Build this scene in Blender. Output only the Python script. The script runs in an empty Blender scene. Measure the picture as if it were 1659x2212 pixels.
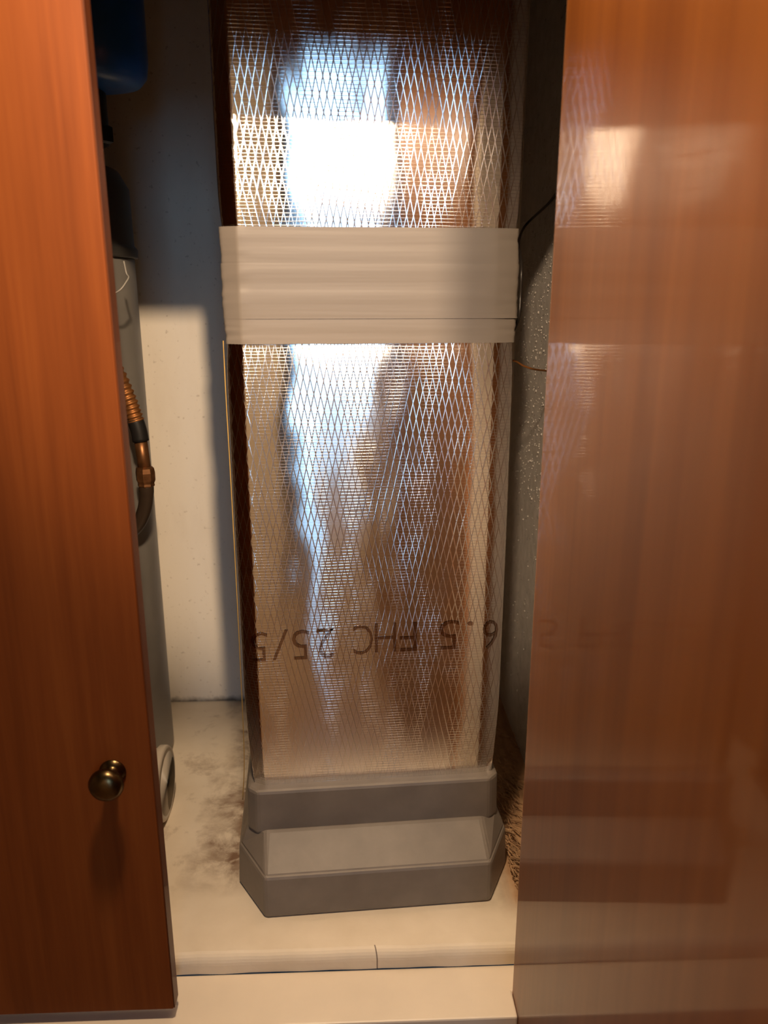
import bpy, bmesh, math, random
from mathutils import Vector, Matrix, noise
random.seed(7)
R = math.radians
C = bpy.context.scene.collection
sc = bpy.context.scene
EYE = 1.6                                   # camera height above the kitchen floor

# ------------------------------------------------------------------ camera
cam_d = bpy.data.cameras.new('camera')
cam = bpy.data.objects.new('camera', cam_d); C.objects.link(cam)
cam.location = (0, 0, EYE)
cam.rotation_euler = (R(90 - 15.7), 0, R(-2.3))
cam_d.sensor_fit = 'HORIZONTAL'; cam_d.sensor_width = 36.0
cam_d.lens = 36.0 * 1700 / 1659
cam_d.clip_start = 0.02
cam_d.dof.use_dof = True; cam_d.dof.focus_distance = 0.93; cam_d.dof.aperture_fstop = 7.0
sc.camera = cam

# ------------------------------------------------------------------ world, view
w = bpy.data.worlds.new('world'); sc.world = w; w.use_nodes = True
bg = w.node_tree.nodes['Background']; bg.inputs[0].default_value = (0.55, 0.75, 1, 1); bg.inputs[1].default_value = 0.03
sc.view_settings.view_transform = 'Standard'; sc.view_settings.look = 'None'
sc.view_settings.gamma = 1.0; sc.view_settings.use_curve_mapping = False
sc.view_settings.exposure = 0.0
sc.cycles.use_denoising = True
sc.cycles.max_bounces = 14; sc.cycles.glossy_bounces = 10; sc.cycles.diffuse_bounces = 6
sc.cycles.sample_clamp_indirect = 8.0

# lamps: position, aim point, watts, cone, blend, bulb radius (each is built with its housing below)
WARM = (1.0, 0.735, 0.48)
LAMPS = [((0.286, -0.95, EYE + 0.90), (-0.06, 1.28, EYE + 0.03), 200, 32, 0.5, 0.045),  # cone cut narrow so the closed door darkens downward, replacing the camera holder's shadow
         ((-0.28, -0.95, EYE + 0.90), (0.29, 1.20, EYE - 0.05), 190, 26, 0.5, 0.045),
         ((-0.42, -0.75, EYE + 0.88), (-0.36, -1.75, EYE - 0.25), 70, 75, 0.6, 0.045),  # added lamp, brightens the wall left of the windows for the foil to reflect
         ((-0.06, 0.38, EYE + 0.75), (-0.05, 0.46, EYE - 0.70), 50, 155, 0.3, 0.05)]
for lp, aim, pw, cone, blend, rad in LAMPS:
    ld_ = bpy.data.lights.new('spot', 'SPOT'); lo_ = bpy.data.objects.new('spot', ld_); C.objects.link(lo_)
    lo_.location = lp; lo_.rotation_euler = (Vector(aim) - Vector(lp)).to_track_quat('-Z', 'Y').to_euler()
    ld_.energy = pw; ld_.color = WARM; ld_.spot_size = R(cone); ld_.spot_blend = blend; ld_.shadow_soft_size = rad
WIN_COL = (0.38, 0.66, 1.0); WIN_L = 13.0
# panes behind the camera, the two narrow ones added to lengthen the foil's streak: x0, x1, z0, z1, radiance
WINS = [(0.115, 0.395, EYE - 0.08, EYE + 0.60, WIN_L), (0.10, 0.205, EYE + 0.63, EYE + 0.98, 0.5), (0.10, 0.205, EYE - 1.05, EYE - 0.11, 3.4)]
REAR = -1.75

# ------------------------------------------------------------------ helpers
def tag(o, label=None, cat=None, group=None, kind=None):
    if label: o['label'] = label
    if cat: o['category'] = cat
    if group: o['group'] = group
    if kind: o['kind'] = kind
    return o
def empty(name, loc, rz=0):
    o = bpy.data.objects.new(name, None); C.objects.link(o); o.location = loc; o.rotation_euler = (0, 0, rz)
    o.empty_display_size = 0.05
    return o
def obj(name, bm, m, parent=None, smooth=False, bevel=0, seg=2):
    me = bpy.data.meshes.new(name); bmesh.ops.recalc_face_normals(bm, faces=bm.faces[:])
    bm.to_mesh(me); bm.free()
    if m: me.materials.append(m)
    if smooth:
        for p in me.polygons: p.use_smooth = True
    o = bpy.data.objects.new(name, me); C.objects.link(o)
    if parent: o.parent = parent
    if bevel:
        b = o.modifiers.new('bevel', 'BEVEL'); b.width = bevel; b.segments = seg; b.limit_method = 'ANGLE'
    return o
def box(bm, a, b):
    v = [bm.verts.new((x, y, z)) for x in (a[0], b[0]) for y in (a[1], b[1]) for z in (a[2], b[2])]
    for f in ((0,1,3,2),(4,6,7,5),(0,4,5,1),(2,3,7,6),(0,2,6,4),(1,5,7,3)): bm.faces.new([v[i] for i in f])
    return bm
def boxo(name, a, b, m, parent=None, bevel=0):
    return obj(name, box(bmesh.new(), a, b), m, parent, bevel=bevel)
def struct(name, a, b, m, bevel=0):
    return tag(boxo(name, a, b, m, bevel=bevel), kind='structure')
def tube(bm, pts, rad, n=12, cap=True):
    """tube along a list of points; rad is a number or one radius per point"""
    pts = [Vector(p) for p in pts]; rs = rad if isinstance(rad, (list, tuple)) else [rad]*len(pts)
    ref = None; rings = []
    for i, p in enumerate(pts):
        t = (pts[min(i+1, len(pts)-1)] - pts[max(i-1, 0)]).normalized()
        if ref is None: ref = t.orthogonal().normalized()
        ref = (ref - t*ref.dot(t)).normalized(); bi = t.cross(ref)
        rings.append([bm.verts.new(p + (ref*math.cos(2*math.pi*k/n) + bi*math.sin(2*math.pi*k/n))*rs[i]) for k in range(n)])
    for a, b in zip(rings, rings[1:]):
        for k in range(n): bm.faces.new((a[k], a[(k+1)%n], b[(k+1)%n], b[k]))
    if cap:
        bm.faces.new(rings[0][::-1]); bm.faces.new(rings[-1])
    return bm
def lathe(bm, prof, n=40, axis='z', org=(0,0,0)):
    """prof: (radius, height) pairs"""
    o = Vector(org); rings = []
    for r, h in prof:
        ring = []
        for k in range(n):
            a = 2*math.pi*k/n; c, s = r*math.cos(a), r*math.sin(a)
            v = {'z': (c, s, h), 'y': (c, h, s), 'x': (h, c, s)}[axis]
            ring.append(bm.verts.new(o + Vector(v)))
        rings.append(ring)
    for a, b in zip(rings, rings[1:]):
        for k in range(n): bm.faces.new((a[k], a[(k+1)%n], b[(k+1)%n], b[k]))
    if prof[0][0] > 1e-6: bm.faces.new(rings[0][::-1])
    if prof[-1][0] > 1e-6: bm.faces.new(rings[-1])
    bmesh.ops.remove_doubles(bm, verts=bm.verts[:], dist=1e-6)
    return bm
def smoothpath(pts, n=8):
    """Catmull-Rom through the points"""
    P = [Vector(p) for p in pts]; P = [P[0]*2-P[1]] + P + [P[-1]*2-P[-2]]; out = []
    for i in range(1, len(P)-2):
        a, b, c, d = P[i-1:i+3]
        for k in range(n):
            t = k/n
            out.append(0.5*((2*b) + (c-a)*t + (2*a-5*b+4*c-d)*t*t + (3*b-3*c+d-a)*t**3))
    out.append(P[-2]); return out

# ------------------------------------------------------------------ materials
class NT:
    def __init__(s, name):
        s.m = bpy.data.materials.new(name); s.m.use_nodes = True; s.t = s.m.node_tree
        s.b = s.t.nodes['Principled BSDF']; s.out = s.t.nodes['Material Output']
    def n(s, typ, **kw):
        nd = s.t.nodes.new('ShaderNode' + typ)
        for k, v in kw.items(): setattr(nd, k, v)
        return nd
    def l(s, a, b): s.t.links.new(a, b)
    def val(s, sock, v):
        if hasattr(v, 'is_output') or isinstance(v, bpy.types.NodeSocket): s.l(v, sock)
        else: sock.default_value = v
    def math(s, op, a, b=0.0, c=0.0, clamp=False):
        nd = s.n('Math', operation=op, use_clamp=clamp)
        for i, v in enumerate((a, b, c)): s.val(nd.inputs[i], v)
        return nd.outputs[0]
    def coord(s, scale=(1,1,1), kind='Object'):
        tc = s.n('TexCoord'); mp = s.n('Mapping'); mp.inputs['Scale'].default_value = scale
        s.l(tc.outputs[kind], mp.inputs[0]); return mp.outputs[0]
    def noise(s, vec, scale, detail=4, rough=0.55, dist=0.0):
        nd = s.n('TexNoise'); nd.inputs['Scale'].default_value = scale; nd.inputs['Detail'].default_value = detail
        nd.inputs['Roughness'].default_value = rough; nd.inputs['Distortion'].default_value = dist
        s.l(vec, nd.inputs['Vector']); return nd.outputs['Fac']
    def ramp(s, fac, stops):
        nd = s.n('ValToRGB'); e = nd.color_ramp.elements
        while len(e) < len(stops): e.new(0.5)
        for el, (p, c) in zip(e, stops): el.position = p; el.color = (*c, 1) if len(c) == 3 else c
        s.l(fac, nd.inputs[0]); return nd.outputs[0]
    def mix(s, fac, a, b, mode='MIX'):
        nd = s.n('Mix', data_type='RGBA', blend_type=mode)
        s.val(nd.inputs[0], fac)
        for i, v in ((6, a), (7, b)):
            if isinstance(v, tuple): nd.inputs[i].default_value = (*v, 1)
            else: s.l(v, nd.inputs[i])
        return nd.outputs[2]
    def bump(s, h, strength, dist):
        nd = s.n('Bump'); nd.inputs['Strength'].default_value = strength; nd.inputs['Distance'].default_value = dist
        s.l(h, nd.inputs['Height']); return nd.outputs[0]
    def set(s, **kw):
        for k, v in kw.items():
            sock = s.b.inputs[k.replace('_', ' ')]
            if isinstance(v, tuple) and len(v) == 3: v = (*v, 1)
            s.val(sock, v)
        return s.m
def plain(name, col, rough=0.5, metal=0.0, var=0.12, scale=30, bump=0.0, **kw):
    t = NT(name); c = t.coord(); f = t.noise(c, scale)
    lo = tuple(x*(1-var) for x in col); hi = tuple(min(1, x*(1+var)) for x in col)
    if bump: t.l(t.bump(f, 0.4, bump), t.b.inputs['Normal'])
    return t.set(Base_Color=t.ramp(f, [(0.3, lo), (0.7, hi)]), Roughness=rough, Metallic=metal, **kw)

def wood(name, dark, mid, light, rough=0.2, coat=0.6, seed=0.0, cr=0.07):
    t = NT(name)
    tc = t.n('TexCoord'); mp = t.n('Mapping'); mp.inputs['Scale'].default_value = (26, 26, 1.6); mp.inputs['Location'].default_value = (seed, seed, seed)
    t.l(tc.outputs['Object'], mp.inputs[0])
    g1 = t.noise(mp.outputs[0], 1.0, 5, 0.6, 0.6)
    m2 = t.n('Mapping'); m2.inputs['Scale'].default_value = (160, 160, 5); t.l(tc.outputs['Object'], m2.inputs[0])
    g2 = t.noise(m2.outputs[0], 1.0, 3, 0.6)
    m3 = t.n('Mapping'); m3.inputs['Scale'].default_value = (7, 7, 0.9); m3.inputs['Location'].default_value = (seed*3, 1, 2); t.l(tc.outputs['Object'], m3.inputs[0])
    g3 = t.noise(m3.outputs[0], 1.0, 2)
    f = t.math('ADD', t.math('MULTIPLY', g1, 0.5), t.math('ADD', t.math('MULTIPLY', g2, 0.2), t.math('MULTIPLY', g3, 0.3)))
    col = t.ramp(f, [(0.36, dark), (0.5, mid), (0.66, light)])
    t.l(t.bump(g2, 0.12, 0.0004), t.b.inputs['Normal'])
    t.b.inputs['Coat Weight'].default_value = coat; t.b.inputs['Coat Roughness'].default_value = cr
    t.b.inputs['Specular IOR Level'].default_value = 0.15
    return t.set(Base_Color=col, Roughness=rough)

M = {}
M['wood_l'] = wood('varnished_red_wood', (0.13, 0.031, 0.006), (0.185, 0.047, 0.009), (0.24, 0.068, 0.013), 0.5, 0.10, 1.3)
M['wood_r'] = wood('varnished_orange_wood', (0.145, 0.042, 0.006), (0.18, 0.055, 0.008), (0.225, 0.073, 0.012), 0.5, 0.5, 5.1, 0.06)
M['wood_edge'] = wood('pale_wood_edge', (0.36, 0.14, 0.05), (0.46, 0.20, 0.08), (0.55, 0.27, 0.12), 0.4, 0.3, 2.0)
M['wood_edge_dark'] = wood('red_wood_edge', (0.07, 0.018, 0.006), (0.10, 0.028, 0.009), (0.14, 0.042, 0.013), 0.5, 0.2, 2.0)
M['wood_base'] = wood('brown_cabinet_wood', (0.16, 0.06, 0.022), (0.24, 0.095, 0.035), (0.32, 0.14, 0.055), 0.4, 0.4, 3.0)
M['brass'] = plain('aged_brass', (0.11, 0.075, 0.034), 0.28, 1.0, 0.25, 60)
M['blue'] = plain('blue_plastic', (0.02, 0.15, 0.62), 0.3, 0.0, 0.08)
M['black'] = plain('black_rubber', (0.012, 0.011, 0.011), 0.45)
M['tank'] = plain('grey_enamel', (0.23, 0.215, 0.195), 0.4, 0, 0.06)
M['tank_cap_shaded'] = plain('shaded_grey_cap', (0.06, 0.055, 0.05), 0.5)  # darkness of the shadowed tank top put into the colour
M['copper'] = plain('tarnished_copper', (0.36, 0.15, 0.045), 0.48, 0.7, 0.3, 90)
M['copper_dk'] = plain('dark_copper', (0.24, 0.11, 0.045), 0.4, 0.8, 0.35, 80)
M['tail'] = plain('dark_brown_tube', (0.035, 0.022, 0.014), 0.4)
M['zip'] = plain('white_nylon', (0.36, 0.34, 0.31), 0.4)
M['yellow'] = plain('yellow_plastic_wire', (0.40, 0.25, 0.07), 0.4)
M['blackwire'] = plain('black_wire', (0.02, 0.016, 0.014), 0.4)
M['pvc'] = plain('off_white_plastic', (0.55, 0.48, 0.39), 0.45, 0, 0.1)
M['white_trim'] = plain('white_paint', (0.75, 0.72, 0.66), 0.5)
M['cream'] = plain('cream_paint', (0.76, 0.66, 0.53), 0.38, 0, 0.05, 12)
M['room_wall'] = plain('beige_room_wall', (0.34, 0.25, 0.175), 0.85, 0, 0.04)
M['rear_wall'] = plain('cream_rear_wall', (0.66, 0.55, 0.40), 0.85, 0, 0.04)
M['room_ceiling'] = plain('room_ceiling_paint', (0.40, 0.37, 0.33), 0.9, 0, 0.03)
M['chrome'] = plain('brushed_metal', (0.6, 0.58, 0.55), 0.3, 1.0)

def make_room_floor():
    t = NT('wood_floor'); c = t.coord((5, 40, 1)); f = t.noise(c, 1.0, 5)
    return t.set(Base_Color=t.ramp(f, [(0.3, (0.36, 0.20, 0.09)), (0.7, (0.52, 0.31, 0.15))]), Roughness=0.35)
M['room_floor'] = make_room_floor()

def make_back_wall():
    t = NT('cream_back_wall'); c = t.coord()
    sp = t.noise(c, 170, 2, 0.5); st = t.noise(t.coord((1, 1, 0.35)), 22, 6, 0.65)
    col = t.mix(t.math('MULTIPLY', t.ramp(sp, [(0.67, (0,0,0)), (0.74, (1,1,1))]), 0.45), (0.80, 0.73, 0.63), (0.30, 0.22, 0.16))
    col = t.mix(t.math('MULTIPLY', t.ramp(st, [(0.5, (0,0,0)), (0.78, (1,1,1))]), 0.18), col, (0.52, 0.43, 0.34))
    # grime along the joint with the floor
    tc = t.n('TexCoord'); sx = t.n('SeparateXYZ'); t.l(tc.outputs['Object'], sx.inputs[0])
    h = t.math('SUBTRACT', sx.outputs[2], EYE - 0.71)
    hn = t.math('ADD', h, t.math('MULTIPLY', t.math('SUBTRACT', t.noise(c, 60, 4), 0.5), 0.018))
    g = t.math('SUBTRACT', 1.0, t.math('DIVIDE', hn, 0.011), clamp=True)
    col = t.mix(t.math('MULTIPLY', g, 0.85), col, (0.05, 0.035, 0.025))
    return t.set(Base_Color=col, Roughness=0.7)
M['back_wall'] = make_back_wall()

def make_plaster():
    t = NT('rough_grey_plaster'); c = t.coord()
    v = t.n('TexVoronoi'); v.inputs['Scale'].default_value = 150; t.l(c, v.inputs['Vector'])
    blob = t.ramp(v.outputs['Distance'], [(0.02, (1,1,1)), (0.30, (0,0,0))])
    sel = t.ramp(t.noise(c, 95, 2), [(0.52, (0,0,0)), (0.62, (1,1,1))])
    n2 = t.noise(c, 60, 5)
    h = t.math('ADD', t.math('MULTIPLY', blob, sel), t.math('MULTIPLY', n2, 0.2))
    t.l(t.bump(h, 1.0, 0.005), t.b.inputs['Normal'])
    return t.set(Base_Color=t.ramp(n2, [(0.3, (0.44, 0.41, 0.38)), (0.7, (0.54, 0.50, 0.47))]), Roughness=0.75)
M['plaster'] = make_plaster()

def make_floor():
    t = NT('stained_cream_floor'); c = t.coord()
    tc = t.n('TexCoord'); sx = t.n('SeparateXYZ'); t.l(tc.outputs['Object'], sx.inputs[0])
    x, y = sx.outputs[0], sx.outputs[1]
    base = t.ramp(t.noise(c, 14, 4), [(0.3, (0.70, 0.60, 0.46)), (0.7, (0.80, 0.70, 0.56))])
    st = t.noise(c, 19, 6, 0.66, 0.3)
    wob = t.math('MULTIPLY', t.math('SUBTRACT', t.noise(c, 26, 5), 0.5), 0.12)
    # stains gather round the duct and the joint, further in
    dl = t.math('ADD', t.math('ABSOLUTE', t.math('ADD', x, 0.16)), wob)
    near = t.math('SUBTRACT', 1.0, t.math('DIVIDE', dl, 0.06), clamp=True)
    inn = t.math('DIVIDE', t.math('SUBTRACT', y, 0.80), 0.06, clamp=True)
    m1 = t.math('MULTIPLY', t.math('MULTIPLY', near, inn), t.ramp(st, [(0.38, (0,0,0)), (0.53, (1,1,1))]))
    m2 = t.math('MULTIPLY', t.ramp(st, [(0.56, (0,0,0)), (0.72, (1,1,1))]), t.math('MULTIPLY', inn, 0.6))
    m = t.math('MAXIMUM', m1, m2)
    col = t.mix(t.math('MULTIPLY', m, 0.92), base, (0.16, 0.075, 0.035))
    # bare brown board showing along the right hand side
    rr = t.math('DIVIDE', t.math('SUBTRACT', t.math('ADD', x, t.math('MULTIPLY', wob, 0.35)), 0.165), 0.03, clamp=True)
    rr = t.math('MULTIPLY', rr, t.math('DIVIDE', t.math('SUBTRACT', y, 0.75), 0.04, clamp=True))
    col = t.mix(rr, col, t.ramp(t.noise(t.coord((60, 14, 10)), 1.0, 4), [(0.3, (0.24, 0.13, 0.06)), (0.7, (0.50, 0.31, 0.17))]))
    # crack in the front edge of the covering
    cx = t.math('ADD', x, t.math('MULTIPLY', y, 0.25))
    cr = t.math('LESS_THAN', t.math('ABSOLUTE', t.math('SUBTRACT', cx, 0.199)), 0.0007)
    cr = t.math('MULTIPLY', cr, t.math('LESS_THAN', y, 0.7225))
    col = t.mix(t.math('MULTIPLY', cr, 0.85), col, (0.10, 0.06, 0.04))
    t.l(t.bump(t.noise(c, 40, 4), 0.25, 0.002), t.b.inputs['Normal'])
    return t.set(Base_Color=col, Roughness=0.55)
M['floor'] = make_floor()

def make_tape():
    t = NT('cream_foil_tape'); c = t.coord((1.2, 1.2, 45)); f = t.noise(c, 1.0, 3)
    c2 = t.noise(t.coord((9, 9, 60)), 1.0, 3)
    t.l(t.bump(t.math('ADD', f, t.math('MULTIPLY', c2, 0.3)), 0.5, 0.0012), t.b.inputs['Normal'])
    return t.set(Base_Color=t.ramp(f, [(0.3, (0.165, 0.142, 0.122)), (0.7, (0.175, 0.151, 0.130))]), Roughness=0.42)
M['tape'] = make_tape()
M['boot'] = None
def make_boot():
    t = NT('grey_duct_boot'); c = t.coord(); f = t.noise(c, 25, 4)
    t.l(t.bump(f, 0.3, 0.002), t.b.inputs['Normal'])
    return t.set(Base_Color=t.ramp(f, [(0.3, (0.175, 0.147, 0.122)), (0.7, (0.22, 0.186, 0.154))]), Roughness=0.5)
M['boot'] = make_boot()

def make_foil(name, tint, print_film=False):
    """reinforced foil: a tri-directional scrim of threads pressed under a bright foil"""
    t = NT(name); t.t.nodes.remove(t.b)
    tc = t.n('TexCoord'); sx = t.n('SeparateXYZ'); t.l(tc.outputs['Object'], sx.inputs[0])
    x, z = sx.outputs[0], sx.outputs[2]
    c = t.coord()
    w1 = t.math('MULTIPLY', t.math('SUBTRACT', t.noise(c, 9, 3), 0.5), 0.004)
    w2 = t.math('MULTIPLY', t.math('SUBTRACT', t.noise(t.coord((1.0, 1.0, 6)), 6, 3), 0.5), 0.006)
    def lines(v, spacing, width):
        fr = t.math('FRACT', t.math('DIVIDE', v, spacing))
        d = t.math('ABSOLUTE', t.math('SUBTRACT', fr, 0.5))
        return t.math('SUBTRACT', 1.0, t.math('DIVIDE', d, width), clamp=True)
    k = math.tan(R(12.5))
    xa = t.math('ADD', x, w1); xb = t.math('SUBTRACT', x, w1)
    a = lines(t.math('ADD', xa, t.math('MULTIPLY', z, k)), 0.0068, 0.08)
    b = lines(t.math('SUBTRACT', xb, t.math('MULTIPLY', z, k)), 0.0072, 0.08)
    h = lines(t.math('ADD', z, w2), 0.0034, 0.13)
    # the two families fade in and out over the sheet
    fa = t.ramp(t.noise(c, 4, 2), [(0.35, (0.35,)*3), (0.65, (1,)*3)])
    fb = t.ramp(t.noise(t.coord((1, 1, 1)), 5.3, 2), [(0.35, (0.2,)*3), (0.6, (1,)*3)])
    diag = t.math('MAXIMUM', t.math('MULTIPLY', a, fa), t.math('MULTIPLY', b, fb))
    hh = t.math('MULTIPLY', h, t.ramp(t.noise(t.coord((30, 30, 9)), 1, 2), [(0.4, (0.15,)*3), (0.6, (1,)*3)]))
    th = t.math('MAXIMUM', diag, t.math('MULTIPLY', hh, 0.6))
    wr = t.noise(t.coord((50, 50, 16)), 1.0, 3)
    height = t.math('ADD', t.math('ADD', t.math('MULTIPLY', diag, 0.40), t.math('MULTIPLY', hh, 0.55)), t.math('MULTIPLY', wr, 0.08))
    bp = t.bump(height, 0.75, 0.00022)
    tan = t.n('Tangent', direction_type='RADIAL', axis='Z')
    g1 = t.n('BsdfAnisotropic', distribution='BECKMANN')
    g1.inputs['Color'].default_value = (*tint, 1)
    g1.inputs['Roughness'].default_value = 0.17; g1.inputs['Anisotropy'].default_value = 0.72; g1.inputs['Rotation'].default_value = 0.0
    t.l(tan.outputs[0], g1.inputs['Tangent']); t.l(bp, g1.inputs['Normal'])
    g2 = t.n('BsdfAnisotropic', distribution='BECKMANN')
    g2.inputs['Color'].default_value = (*[v*0.95 for v in tint], 1); g2.inputs['Roughness'].default_value = 0.37; g2.inputs['Anisotropy'].default_value = 0.0
    t.l(bp, g2.inputs['Normal'])
    mx = t.n('MixShader'); t.l(t.math('MULTIPLY', th, 0.5), mx.inputs[0]); t.l(g1.outputs[0], mx.inputs[1]); t.l(g2.outputs[0], mx.inputs[2])
    t.l(mx.outputs[0], t.out.inputs[0])
    return t.m
M['foil'] = make_foil('scrim_foil', (0.86, 0.84, 0.82))
M['print'] = make_foil('printed_ink_on_foil', (0.40, 0.30, 0.25))

def emit(name, col, L):
    t = NT(name); e = t.n('Emission'); e.inputs[0].default_value = (*col, 1); e.inputs[1].default_value = L
    t.l(e.outputs[0], t.out.inputs[0]); t.t.nodes.remove(t.b); return t.m

# ------------------------------------------------------------------ setting: cupboard shell
Z = EYE
BACK, RIGHT, LEFT = 1.281, 0.262, -0.62
struct('wall_back', (LEFT, BACK, Z-0.80), (RIGHT+0.03, BACK+0.03, Z+1.02), M['back_wall'])
struct('wall_right', (RIGHT, 0.70, Z-0.80), (RIGHT+0.03, BACK, Z+1.02), M['plaster'])
bm = bmesh.new(); rnd = random.Random(11)                              # lumps standing proud of the rough plaster
for k in range(1150):
    y = rnd.uniform(0.92, BACK-0.004); z = Z + (rnd.uniform(-0.30, 0.10) if rnd.random() < 0.75 else rnd.uniform(-0.69, 0.25))
    r = rnd.choice((0.0006, 0.0008, 0.0010, 0.0012, 0.0015)) * rnd.uniform(0.8, 1.25) * (1.9 if rnd.random() < 0.012 else 1)
    top_ = bm.verts.new((RIGHT - r*rnd.uniform(0.8, 1.3), y + r*rnd.uniform(-0.3, 0.3), z + r*rnd.uniform(-0.3, 0.3)))
    a0 = rnd.random()*6.28; e1 = rnd.uniform(0.8, 1.4)
    md = [bm.verts.new((RIGHT - r*0.55, y + 0.75*r*math.cos(a0+1.257*j), z + 0.75*r*e1*math.sin(a0+1.257*j))) for j in range(5)]
    bs = [bm.verts.new((RIGHT + 0.0004, y + 1.1*r*math.cos(a0+1.257*j), z + 1.1*r*e1*math.sin(a0+1.257*j))) for j in range(5)]
    for j in range(5):
        bm.faces.new((top_, md[j], md[(j+1) % 5])); bm.faces.new((md[j], bs[j], bs[(j+1) % 5], md[(j+1) % 5]))
tag(obj('plaster_lumps', bm, M['plaster'], bpy.data.objects['wall_right'], smooth=True), kind='stuff')
struct('wall_left', (LEFT-0.03, 0.70, Z-0.80), (LEFT, BACK+0.03, Z+1.02), M['back_wall'])
# cupboard floor: a slab whose front edge is rounded over
bm = bmesh.new()
prof = [(BACK, Z-0.733), (BACK, Z-0.710), (0.735, Z-0.710)]
for k in range(1, 7):
    a = R(90*k/6); prof.append((0.724 - 0.012*math.sin(a), Z-0.710 - 0.012*(1-math.cos(a))))
prof.append((0.712, Z-0.733))
nx = 60; cols = []
for i in range(nx+1):
    xx = LEFT + (RIGHT-LEFT)*i/nx
    cols.append([bm.verts.new((xx, yy + (0.0012*noise.noise((xx*30, zz*40, 1)) if yy < 0.73 else 0), zz)) for yy, zz in prof])
for a, b in zip(cols, cols[1:]):
    for j in range(len(prof)): bm.faces.new((a[j], a[(j+1)%len(prof)], b[(j+1)%len(prof)], b[j]))
bm.faces.new(cols[0]); bm.faces.new(cols[-1][::-1])
tag(obj('floor', bm, M['floor'], smooth=False), kind='structure')
bm = bmesh.new()                                                     # sill rail below the doors, notched round the open door
pl = [(LEFT, 0.645), (0.1664, 0.645), (0.1664, 0.6765), (0.258, 0.6765), (0.258, 0.7115), (LEFT, 0.7115)]
lo = [bm.verts.new((x, y, Z-0.757)) for x, y in pl]; hi = [bm.verts.new((x, y, Z-0.733)) for x, y in pl]
bm.faces.new(lo[::-1]); bm.faces.new(hi)
for i in range(6): bm.faces.new((lo[i], lo[(i+1) % 6], hi[(i+1) % 6], hi[i]))
tag(obj('trim_1', bm, M['cream'], bevel=0.002), kind='structure')
struct('trim_2', (LEFT, 0.675, Z+0.219), (0.60, 0.693, Z+0.42), M['wood_base'])                     # head rail
struct('trim_3', (0.1727, 0.678, Z-0.733), (0.214, 0.698, Z+0.219), M['cream'])                     # right stile, cream on its inner side
struct('trim_5', (0.2145, 0.678, Z-0.733), (0.258, 0.698, Z+0.219), M['wood_base'])
struct('trim_4', (LEFT, 0.675, Z-0.733), (-0.55, 0.693, Z+0.219), M['wood_base'])                    # left stile
# room around it
struct('wall_front_upper', (-1.5, 0.694, Z+0.40), (1.5, 0.70, Z+1.02), M['room_wall'])
struct('wall_front_right', (0.258, 0.678, 0), (1.5, 0.698, Z+0.40), M['room_wall'])
struct('wall_front_left', (-1.5, 0.676, 0), (LEFT, 0.698, Z+0.40), M['room_wall'])
struct('wall_front_lower', (LEFT, 0.690, 0), (0.262, 0.711, Z-0.757), M['wood_base'])
struct('wall_room_left', (-1.53, REAR, 0), (-1.5, 0.70, Z+1.02), M['room_wall'])
struct('wall_room_right', (1.5, REAR, 0), (1.53, 0.70, Z+1.02), M['room_wall'])
bm = bmesh.new()
xs_ = sorted({-1.5, 1.5} | {v for w_ in WINS for v in w_[:2]})
for xa, xb in zip(xs_, xs_[1:]):                                     # wall in vertical strips round the window openings
    zc = 0.0
    for x0, x1, z0, z1, L in sorted((w_ for w_ in WINS if w_[0] <= xa + 1e-6 and w_[1] >= xb - 1e-6), key=lambda w_: w_[2]):
        box(bm, (xa, REAR-0.10, zc), (xb, REAR, z0)); zc = z1
    box(bm, (xa, REAR-0.10, zc), (xb, REAR, Z+1.02))
tag(obj('wall_rear', bm, M['rear_wall']), kind='structure')
struct('floor_room', (-1.53, REAR-0.1, -0.03), (1.53, 0.70, 0), M['room_floor'])
struct('ceiling', (-1.53, REAR-0.1, Z+1.02), (1.53, BACK+0.03, Z+1.05), M['room_ceiling'])

# window and two added glowing panes behind the camera, seen only reflected in the foil
for k, (x0, x1, z0, z1, L) in enumerate(WINS):
    wn = 'window_%d' % (k+1)  # only the first is a window, the others are added glowing panes
    win = tag(boxo(wn, (x0, REAR-0.075, z0), (x1, REAR-0.070, z1), emit('glowing_frosted_pane', WIN_COL, L)), kind='structure')
    bm = bmesh.new(); fw = 0.012
    for a, b in (((x0, z0), (x0+fw, z1)), ((x1-fw, z0), (x1, z1)), ((x0, z0), (x1, z0+fw)), ((x0, z1-fw), (x1, z1))):
        box(bm, (a[0], REAR-0.069, a[1]), (b[0], REAR-0.05, b[1]))
    obj('window_frame', bm, M['white_trim'], win)

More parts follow.
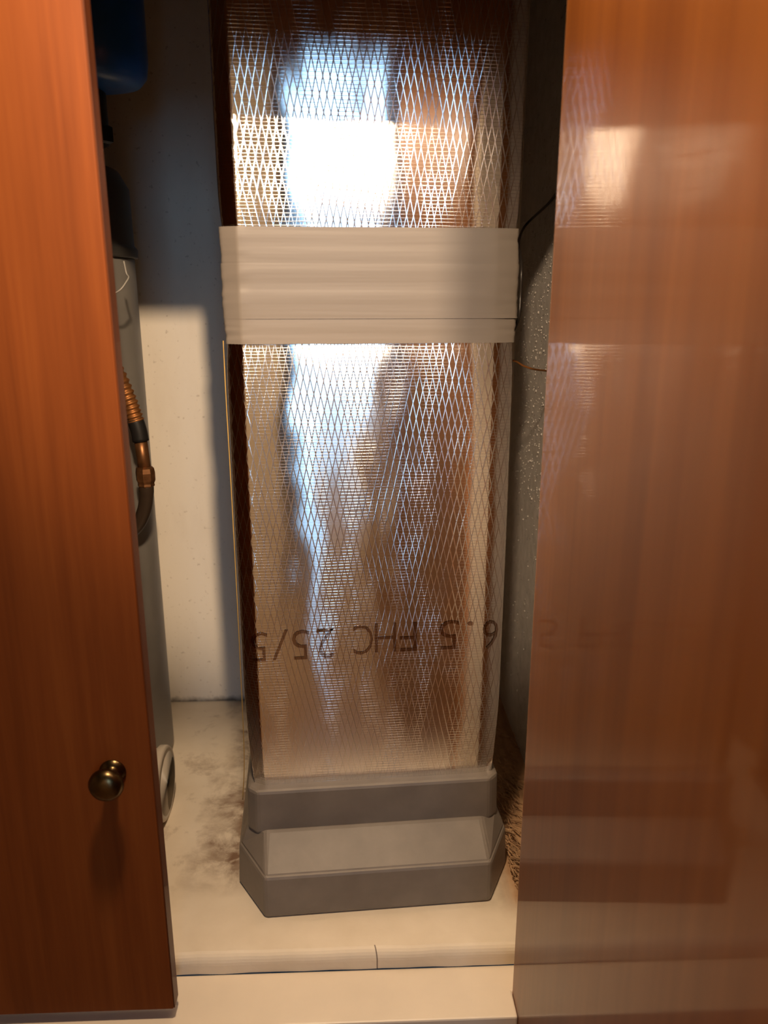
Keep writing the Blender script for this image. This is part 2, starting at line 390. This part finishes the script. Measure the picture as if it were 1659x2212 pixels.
# ------------------------------------------------------------------ lamps
LN = ['white spotlight on the ceiling, aimed at the taped belt of the duct', 'white spotlight on the ceiling, aimed at the grey plaster wall', 'added white spotlight, brightens the bare wall left of the windows for the foil to mirror', 'white ceiling downlight straight in front of the cupboard']
for (lp, aim, pw, cone, blend, rad), lab in zip(LAMPS, LN):
    top = Z + 1.02
    e = empty('ceiling_light', (lp[0], lp[1], top)); tag(e, lab, 'light', 'spotlights on the ceiling')
    q = (Vector(aim) - Vector(lp)).to_track_quat('-Z', 'Y'); off = Vector((0, 0, lp[2]-top))
    obj('canopy', lathe(bmesh.new(), [(0.0, 0), (0.055, 0), (0.055, -0.010), (0.012, -0.018), (0.006, -0.022), (0.006, lp[2]-top+rad*1.12), (0, lp[2]-top+rad*1.12)], 32), M['white_trim'], e, smooth=True)
    bm = lathe(bmesh.new(), [(0.0, rad*1.2), (rad*0.7, rad*1.2), (rad*1.15, rad*0.75), (rad*1.2, -0.002), (rad*1.1, -0.002), (rad*1.05, rad*0.7), (rad*0.6, rad*1.1), (0.0, rad*1.1)], 32)
    bmesh.ops.transform(bm, matrix=q.to_matrix().to_4x4(), verts=bm.verts[:]); bmesh.ops.translate(bm, vec=off, verts=bm.verts[:])
    obj('lamp_housing', bm, M['white_trim'], e, smooth=True)

# dark curtain drawn aside, left of the windows
bm = bmesh.new(); n = 40; fr = []; bk = []
for k in range(n+1):
    x = 0.002 + 0.105*k/n; y = REAR + 0.035 + 0.012*math.sin(k*0.95) + 0.003*math.sin(k*2.3)
    fr.append([bm.verts.new((x, y + 0.004*(1-j/4)*math.sin(k*1.3), Z+0.72 - 1.85*j/4)) for j in range(5)])
    bk.append([bm.verts.new((x, y - 0.003 + 0.004*(1-j/4)*math.sin(k*1.3), Z+0.72 - 1.85*j/4)) for j in range(5)])
for rows in (fr, bk):
    for a, b in zip(rows, rows[1:]):
        for j in range(4): bm.faces.new((a[j], a[j+1], b[j+1], b[j]))
for k in range(n):
    for j in (0, 4): bm.faces.new((fr[k][j], fr[k+1][j], bk[k+1][j], bk[k][j]))
for k in (0, n):
    for j in range(4): bm.faces.new((fr[k][j], fr[k][j+1], bk[k][j+1], bk[k][j]))
ct = empty('curtain', (0, 0, 0)); tag(ct, 'dark slate curtain bunched left of the windows behind the camera', 'curtain')
obj('curtain_cloth', bm, plain('slate_cloth', (0.045, 0.047, 0.06), 0.9), ct, smooth=True)
obj('curtain_rod', tube(bmesh.new(), [(-0.03, REAR+0.035, Z+0.725), (0.52, REAR+0.035, Z+0.725)], 0.006, 16), M['chrome'], ct, smooth=True)
for x in (-0.02, 0.46):
    obj('rod_bracket', box(bmesh.new(), (x-0.006, REAR+0.0005, Z+0.718), (x+0.006, REAR+0.032, Z+0.732)), M['chrome'], ct)
# tall wood cupboard on the far side of the room, right of the windows
pc = empty('pantry_cabinet', (0.90, -1.742, 0)); tag(pc, 'tall brown wood pantry cupboard standing right of the windows, behind the camera', 'cabinet')
boxo('carcass', (-0.46, 0, 0.0), (0.46, 0.26, 2.2), M['wood_base'], pc, bevel=0.003)
for sx in (-1, 1):
    for z0, z1 in ((0.08, 1.15), (1.17, 2.17)):
        d = boxo('door', (min(sx*0.445, sx*0.004), 0.261, z0), (max(sx*0.445, sx*0.004), 0.28, z1), M['wood_base'], pc, bevel=0.004)
        obj('knob', lathe(bmesh.new(), [(0, 0.024), (0.012, 0.022), (0.015, 0.016), (0.006, 0.008), (0.006, 0.0), (0, 0)], 24, 'y', (sx*0.035, 0.2803, z0 + (0.9 if z0 < 1 else 0.15))), M['brass'], d, smooth=True)

# ------------------------------------------------------------------ the foil wrapped duct
duct = empty('insulated_duct', (0.0220, 0.831, Z), R(3.4))
tag(duct, 'rectangular vent duct wrapped in shiny silver reinforced foil, belted with cream tape', 'duct')
HW, DP = 0.1515, 0.21                       # half width, depth
CORNER = [(0.0195, 0.0), (0.0175, 0.0002), (0.0160, 0.0008), (0.0145, 0.0016), (0.0090, 0.0045), (0.0035, 0.0075), (0.0016, 0.0088), (0.0005, 0.0104), (0.0, 0.0128)]   # folded left corner: distance from side, depth
CORNER_R = [(0.0250, 0.0), (0.0230, 0.0001), (0.0210, 0.0003), (0.0120, 0.0018), (0.0035, 0.0034), (0.0016, 0.0042), (0.0005, 0.0056), (0.0, 0.0080)]   # the right one is pulled rounder
def front_y(x):
    c = CORNER if x < 0 else CORNER_R
    d = HW - abs(x)
    if d >= c[0][0]: return 0.0
    for (d0, y0), (d1, y1) in zip(c, c[1:]):
        if d >= d1: return y0 + (y1-y0)*(d0-d)/(d0-d1)
    return c[-1][1]
def ring_uv(nf=60):
    """outline seen from above, front first: (x, y, nx, ny)"""
    xa, xb = -HW+CORNER[0][0], HW-CORNER_R[0][0]
    P = [(xa + (xb-xa)*k/nf, 0.0) for k in range(nf)]
    P += [(HW-d, y) for d, y in CORNER_R]
    P += [(HW, 0.06), (HW, 0.12), (HW, DP-0.01), (HW-0.01, DP), (0.0, DP), (-HW+0.01, DP), (-HW, DP-0.01), (-HW, 0.12), (-HW, 0.06)]
    P += [(-HW+d, y) for d, y in CORNER[:0:-1]]
    out = []; n = len(P)
    for i in range(n):
        a, b = P[i-1], P[(i+1) % n]; tx, ty = b[0]-a[0], b[1]-a[1]; l = math.hypot(tx, ty)
        out.append((P[i][0], P[i][1], ty/l, -tx/l))
    return out
TZ0, TZ1 = -0.0525, 0.0610                  # taped belt
def foil_off(x, z):
    o = 0.0007*noise.noise((x*9, z*5, 0.3)) + 0.00025*noise.noise((x*30, z*20, 5.0))
    if z > TZ1-0.004: o -= 0.0026*math.exp(-(z-TZ1)/0.02)
    elif z < TZ0+0.004: o -= 0.0026*math.exp(-(TZ0-z)/0.02)
    else: o -= 0.0026
    if z < -0.44: o -= 0.007*((-0.44-z)/0.14)**2                  # drawn in towards the boot
    return o
def shell(zs, off):
    bm = bmesh.new(); U = ring_uv(); rows = []
    for z in zs:
        row = []
        for i, (x, y, nx_, ny_) in enumerate(U):
            o = off(x, z, i); row.append(bm.verts.new((x + nx_*o, y + ny_*o, z)))
        rows.append(row)
    n = len(U)
    for a, b in zip(rows, rows[1:]):
        for k in range(n): bm.faces.new((a[k], a[(k+1)%n], b[(k+1)%n], b[k]))
    return bm
zs = [-0.60 + 1.60*k/260 for k in range(261)]
obj('foil_wrap', shell(zs, lambda x, z, i: foil_off(x, z)), M['foil'], duct, smooth=True)
# three overlapping turns of tape, edges slightly ragged at the corners
for (z0, z1, lift, sd) in ((0.0225, TZ1, 0.0022, 1), (-0.0275, 0.0265, 0.0030, 2), (TZ0, -0.0235, 0.0022, 3)):
    zz = [z0 + (z1-z0)*k/16 for k in range(17)]
    def off(x, z, i, lift=lift, sd=sd, z0=z0, z1=z1):
        e = min(1, max(0, (abs(x)-HW+0.03)/0.03))
        o = lift - 0.0018 + e*(0.0015*noise.noise((z*40, sd, x*10)) + 0.0012*noise.noise((z*190, sd+4, x*20)))
        o += 0.00035*noise.noise((x*2.2, z*75, sd))
        return max(o, -0.0022)
    b = shell(zz, off)
    obj('tape_strip', b, M['tape'], duct, smooth=True)
# lettering printed on the foil: runs upside down
GLYPHS = [('6', 0.127, 0.1457, -0.3862), ('.', 0.1085, 0.1155, -0.3862), ('5', 0.0757, 0.0985, -0.3838), ('F', 0.0298, 0.0497, -0.3841), ('H', 0.0009, 0.0255, -0.3839),
          ('C', -0.024, -0.0012, -0.3852), ('2', -0.0659, -0.046, -0.3878), ('5', -0.0938, -0.0744, -0.3882), ('/', -0.1162, -0.0981, -0.3872), ('5', -0.1402, -0.1215, -0.3890)]
def glyph(ch):
    fc = bpy.data.curves.new('letter', 'FONT'); fc.body = ch; fc.size = 1.0; fc.resolution_u = 3; fc.offset = -0.012
    fo = bpy.data.objects.new('letter', fc); C.objects.link(fo)
    me = bpy.data.meshes.new_from_object(fo.evaluated_get(bpy.context.evaluated_depsgraph_get()))
    bpy.data.objects.remove(fo); bpy.data.curves.remove(fc)
    bm = bmesh.new(); bm.from_mesh(me); bpy.data.meshes.remove(me); return bm
hb = glyph('H'); HH = max(v.co.y for v in hb.verts); hb.free()
for ch, gx0, gx1, gz in GLYPHS:
    bm = glyph(ch); xs = [v.co.x for v in bm.verts]; a0, a1 = min(xs), max(xs)
    bmesh.ops.triangulate(bm, faces=bm.faces[:])
    bmesh.ops.subdivide_edges(bm, edges=[e for e in bm.edges if e.calc_length() > 0.2], cuts=2)
    for v in bm.verts:
        x = gx1 + (gx0-gx1)*(v.co.x-a0)/(a1-a0); z = gz + 0.0182 - v.co.y/HH*0.0364
        x = max(-HW+0.002, min(HW-0.002, x)); o = foil_off(x, z) + 0.0007
        v.co = (x, front_y(x) - o, z)
    obj('printed_letter', bm, M['print'], duct, smooth=True)
# boot at the foot: collar, sloping flare, base with cut corners
def loft(name, sections, m, bev=0.004):
    bm = bmesh.new(); rows = [[bm.verts.new((x, y, z)) for x, y in pl] for z, pl in sections]
    n = len(rows[0])
    for a, b in zip(rows, rows[1:]):
        for k in range(n): bm.faces.new((a[k], a[(k+1)%n], b[(k+1)%n], b[k]))
    bm.faces.new(rows[0][::-1]); bm.faces.new(rows[-1])
    return obj(name, bm, m, duct, bevel=bev)
def octo(hwf, yf, hws, ys, yb):
    """front edge half width/position, then the side flanges"""
    return [(-hwf, yf), (hwf, yf), (hws, ys), (hws, yb), (-hws, yb), (-hws, ys)]
loft('boot_collar', [(-0.632, octo(0.1425, -0.008, 0.1545, 0.004, 0.215)), (-0.574, octo(0.1415, -0.0065, 0.1535, 0.005, 0.215))], M['boot'])
loft('boot_flare', [(-0.6545, octo(0.1335, -0.056, 0.1660, 0.008, 0.222)), (-0.6255, octo(0.1315, -0.009, 0.1540, 0.010, 0.216))], M['boot'])
loft('boot_base', [(-0.7095, octo(0.1345, -0.058, 0.1690, 0.004, 0.225)), (-0.6535, octo(0.1340, -0.057, 0.1665, 0.006, 0.222))], M['boot'])

# ------------------------------------------------------------------ cupboard doors
ld = empty('cabinet_door', (-0.191, 0.655, Z-0.718)); tag(ld, 'closed reddish wood door with a round brass knob at its lower corner', 'cabinet door')
boxo('panel', (-0.42, 0, 0), (-0.0012, 0.018, 1.05), M['wood_l'], ld, bevel=0.0012)
boxo('edge_band', (-0.0011, 0.001, 0.001), (0.0, 0.017, 1.049), M['wood_edge_dark'], ld)
kn = obj('knob', lathe(bmesh.new(), [(0, -0.030), (0.006, -0.0298), (0.0125, -0.0275), (0.0158, -0.023), (0.0160, -0.0195), (0.0135, -0.0155), (0.0075, -0.0125), (0.0062, -0.006), (0.0085, -0.003), (0.0125, -0.0012), (0.0125, 0.0002), (0, 0.0002)], 40, 'y', (-0.0375, 0, 0.2835)), M['brass'], ld, smooth=True)
rd = empty('cabinet_door', (0.1665, 0.676, Z-0.90)); tag(rd, 'glossy orange wood door swung wide open, its inner face mirroring the foil duct', 'cabinet door')
boxo('panel', (0, -0.46, 0), (0.018, -0.0015, 1.32), M['wood_r'], rd, bevel=0.001)
boxo('edge_band', (0.0004, -0.0014, 0.001), (0.0176, 0.0, 1.319), M['wood_edge'], rd)

# ------------------------------------------------------------------ things on the left of the duct
def V(x, y, z): return (x, y, Z+z)
# grey tank
TR = 0.13; TX = -0.2935-TR
tank = empty('water_tank', V(TX, 1.12, -0.71)); tag(tank, 'tall grey cylindrical water tank behind the closed wood door', 'tank')
obj('tank_body', lathe(bmesh.new(), [(0, 0.0), (TR-0.008, 0.0), (TR, 0.008), (TR, 0.752), (0, 0.752)], 64), M['tank'], tank, smooth=True, bevel=0.002)
obj('tank_lid', lathe(bmesh.new(), [(0, 0.752), (TR+0.005, 0.752), (TR+0.005, 0.764), (TR+0.001, 0.768), (TR, 0.84), (TR-0.012, 0.862), (TR-0.04, 0.872), (0, 0.874)], 64), M['tank_cap_shaded'], tank, smooth=True, bevel=0.002)
# black pipe up to the filter
pip = empty('black_pipe', V(-0.335, 1.02, 0.164)); tag(pip, 'black pipe between the grey tank top and the blue canister', 'pipe')
obj('pipe_run', tube(bmesh.new(), [(0.0, 0, 0.003), (0.0, 0, 0.03), (0, 0, 0.058)], 0.052, 32), M['black'], pip, smooth=True, bevel=0.001)
obj('pipe_nut', lathe(bmesh.new(), [(0.054, 0.002), (0.058, 0.004), (0.058, 0.02), (0.054, 0.022)], 6), M['black'], pip)
# blue canister
FR = 0.064
fl = empty('filter_canister', V(-0.227-FR, 1.0, 0.222)); tag(fl, 'dark blue plastic filter canister with a rounded base, high beside the closed door', 'canister')
pr = [(0, 0), (FR*0.6, 0.0), (FR*0.85, 0.004), (FR*0.96, 0.012), (FR, 0.028), (FR*1.0, 0.12), (FR*1.03, 0.30)]
obj('canister_bowl', lathe(bmesh.new(), pr, 48), M['blue'], fl, smooth=True)
obj('canister_cap', lathe(bmesh.new(), [(FR*1.12, 0.28), (FR*1.15, 0.285), (FR*1.15, 0.345), (FR*1.05, 0.352), (0, 0.352)], 48), M['black'], fl, smooth=True, bevel=0.002)
# zip tie
tie = obj('zip_tie', tube(bmesh.new(), smoothpath([V(-0.300, 0.985, -0.008), V(-0.285, 0.975, -0.0055), V(-0.272, 0.975, 0.001), V(-0.2655, 0.98, 0.010), V(-0.2635, 0.985, 0.0155), V(-0.267, 0.99, 0.020), V(-0.269, 0.99, 0.034)], 6), 0.0011, 6), M['zip'], smooth=True)
tag(tie, 'thin clear plastic tie looped out from the grey tank', 'cable tie')
# copper flexible connector
hs = empty('flexible_connector', V(-0.28, 1.0, -0.10)); tag(hs, 'corrugated copper connector curving down to a brass fitting in front of the white wall', 'connector')
def HL(p): return Vector((p[0]+0.28, p[1]-1.0, p[2]+0.10))
path = smoothpath([HL(p) for p in ((-0.330, 1.0, -0.02), (-0.312, 1.0, -0.055), (-0.294, 1.0, -0.093), (-0.281, 1.0, -0.130), (-0.273, 1.0, -0.160))], 22)
rs = [0.0098 + 0.0013*math.sin(i*1.55) for i in range(len(path))]
obj('hose', tube(bmesh.new(), path, rs, 20), M['copper'], hs, smooth=True)
obj('sleeve', tube(bmesh.new(), smoothpath([HL((-0.2745, 1.0, -0.156)), HL((-0.271, 1.0, -0.170)), HL((-0.2695, 1.0, -0.184))], 4), [0.0103]*9, 20), M['black'], hs, smooth=True)
obj('copper_pipe', tube(bmesh.new(), [HL((-0.2698, 1.0, -0.180)), HL((-0.2683, 1.0, -0.205)), HL((-0.2675, 1.0, -0.222))], 0.0082, 20), M['copper_dk'], hs, smooth=True)
obj('nut', lathe(bmesh.new(), [(0.0085, 0.012), (0.0115, 0.010), (0.0125, 0.004), (0.0122, -0.006), (0.0105, -0.010), (0.0110, -0.013), (0.009, -0.015)], 8, 'z', HL((-0.2672, 1.0, -0.229))), M['copper_dk'], hs)
obj('tail_pipe', tube(bmesh.new(), smoothpath([HL((-0.2672, 1.0, -0.240)), HL((-0.2690, 1.002, -0.258)), HL((-0.2755, 1.006, -0.280)), HL((-0.289, 1.01, -0.302)), HL((-0.315, 1.01, -0.320))], 5), [0.0095]*4+[0.009]*17, 18), M['tail'], hs, smooth=True)
# off white pipe end lying on the cupboard floor
pe = empty('plastic_pipe', V(-0.262, 0.962, -0.6585)); tag(pe, 'open end of an off-white plastic pipe lying on the stained floor', 'pipe')
obj('pipe_wall', lathe(bmesh.new(), [(0.043, 0.0), (0.050, -0.001), (0.0515, -0.004), (0.0515, -0.012), (0.047, -0.016), (0.047, -0.075), (0.042, -0.075), (0.042, -0.01), (0.043, 0.0)], 48, 'x'), M['pvc'], pe, smooth=True)
obj('pipe_inner_shade', lathe(bmesh.new(), [(0.0415, -0.03), (0.0415, -0.072), (0.0, -0.073)], 48, 'x'), M['black'], pe, smooth=True)  # black insert added for the shade inside the pipe

# ------------------------------------------------------------------ wires
yw = obj('yellow_wire', tube(bmesh.new(), smoothpath([V(-0.1335, 0.842, -0.05), V(-0.1338, 0.842, -0.112), V(-0.1335, 0.842, -0.19), V(-0.1335, 0.842, -0.30), V(-0.1338, 0.841, -0.42), V(-0.1350, 0.840, -0.54), V(-0.1395, 0.839, -0.60)], 8), 0.0006, 6), M['yellow'], smooth=True)
tag(yw, 'thin yellow wire hanging down the left edge of the foil duct', 'wire')
bw = obj('black_cable', tube(bmesh.new(), smoothpath([V(0.2595, 1.02, 0.128), V(0.2575, 1.08, 0.110), V(0.245, 1.15, 0.090), V(0.215, 1.05, 0.066), V(0.188, 0.92, 0.046), V(0.1795, 0.862, 0.025), V(0.1790, 0.858, -0.005), V(0.1780, 0.86, -0.03), V(0.1790, 0.92, -0.06)], 8), 0.0017, 8), M['blackwire'], smooth=True)
tag(bw, 'thin black cable slanting from the grey plaster wall to the taped belt', 'cable')
cw = obj('copper_wire', tube(bmesh.new(), smoothpath([V(0.1785, 0.90, -0.076), V(0.187, 0.905, -0.0775), V(0.197, 0.91, -0.083), V(0.212, 0.92, -0.088), V(0.236, 0.95, -0.093)], 6), 0.0012, 6), M['copper'], smooth=True)
tag(cw, 'short copper wire crossing in front of the lit plaster wall', 'wire')

# ------------------------------------------------------------------ brown fibrous debris by the right of the boot
bm = bmesh.new()
for k in range(420):
    t = random.random(); y = 0.80 + 0.36*t; x = 0.186 + 0.075*t*random.random() + 0.012*random.random()
    if x < 0.0205+0.169+0.004 and y > 0.80: x = 0.197 + 0.05*random.random()
    l = random.uniform(0.006, 0.02); a = random.uniform(-0.6, 0.6) + R(60)
    z = -0.7088 + random.random()*0.007
    p = Vector(V(x, y, z)); d = Vector((math.cos(a)*l, -math.sin(a)*l, random.uniform(-0.2, 0.3)*l))
    q = p+d; q.z = max(q.z, Z-0.7092)
    if q.x > 0.260: q.x = 0.260
    if q.x < 0.193: q.x = 0.193
    tube(bm, [p, (p+q)/2 + Vector((0, 0, 0.0012)), q], random.uniform(0.0004, 0.0011), 4)
fl2 = obj('fibre_debris', bm, plain('brown_fibre', (0.42, 0.26, 0.14), 0.9, 0, 0.4, 40)); tag(fl2, 'loose brown fibres scattered on the floor right of the duct boot', 'debris', kind='stuff')
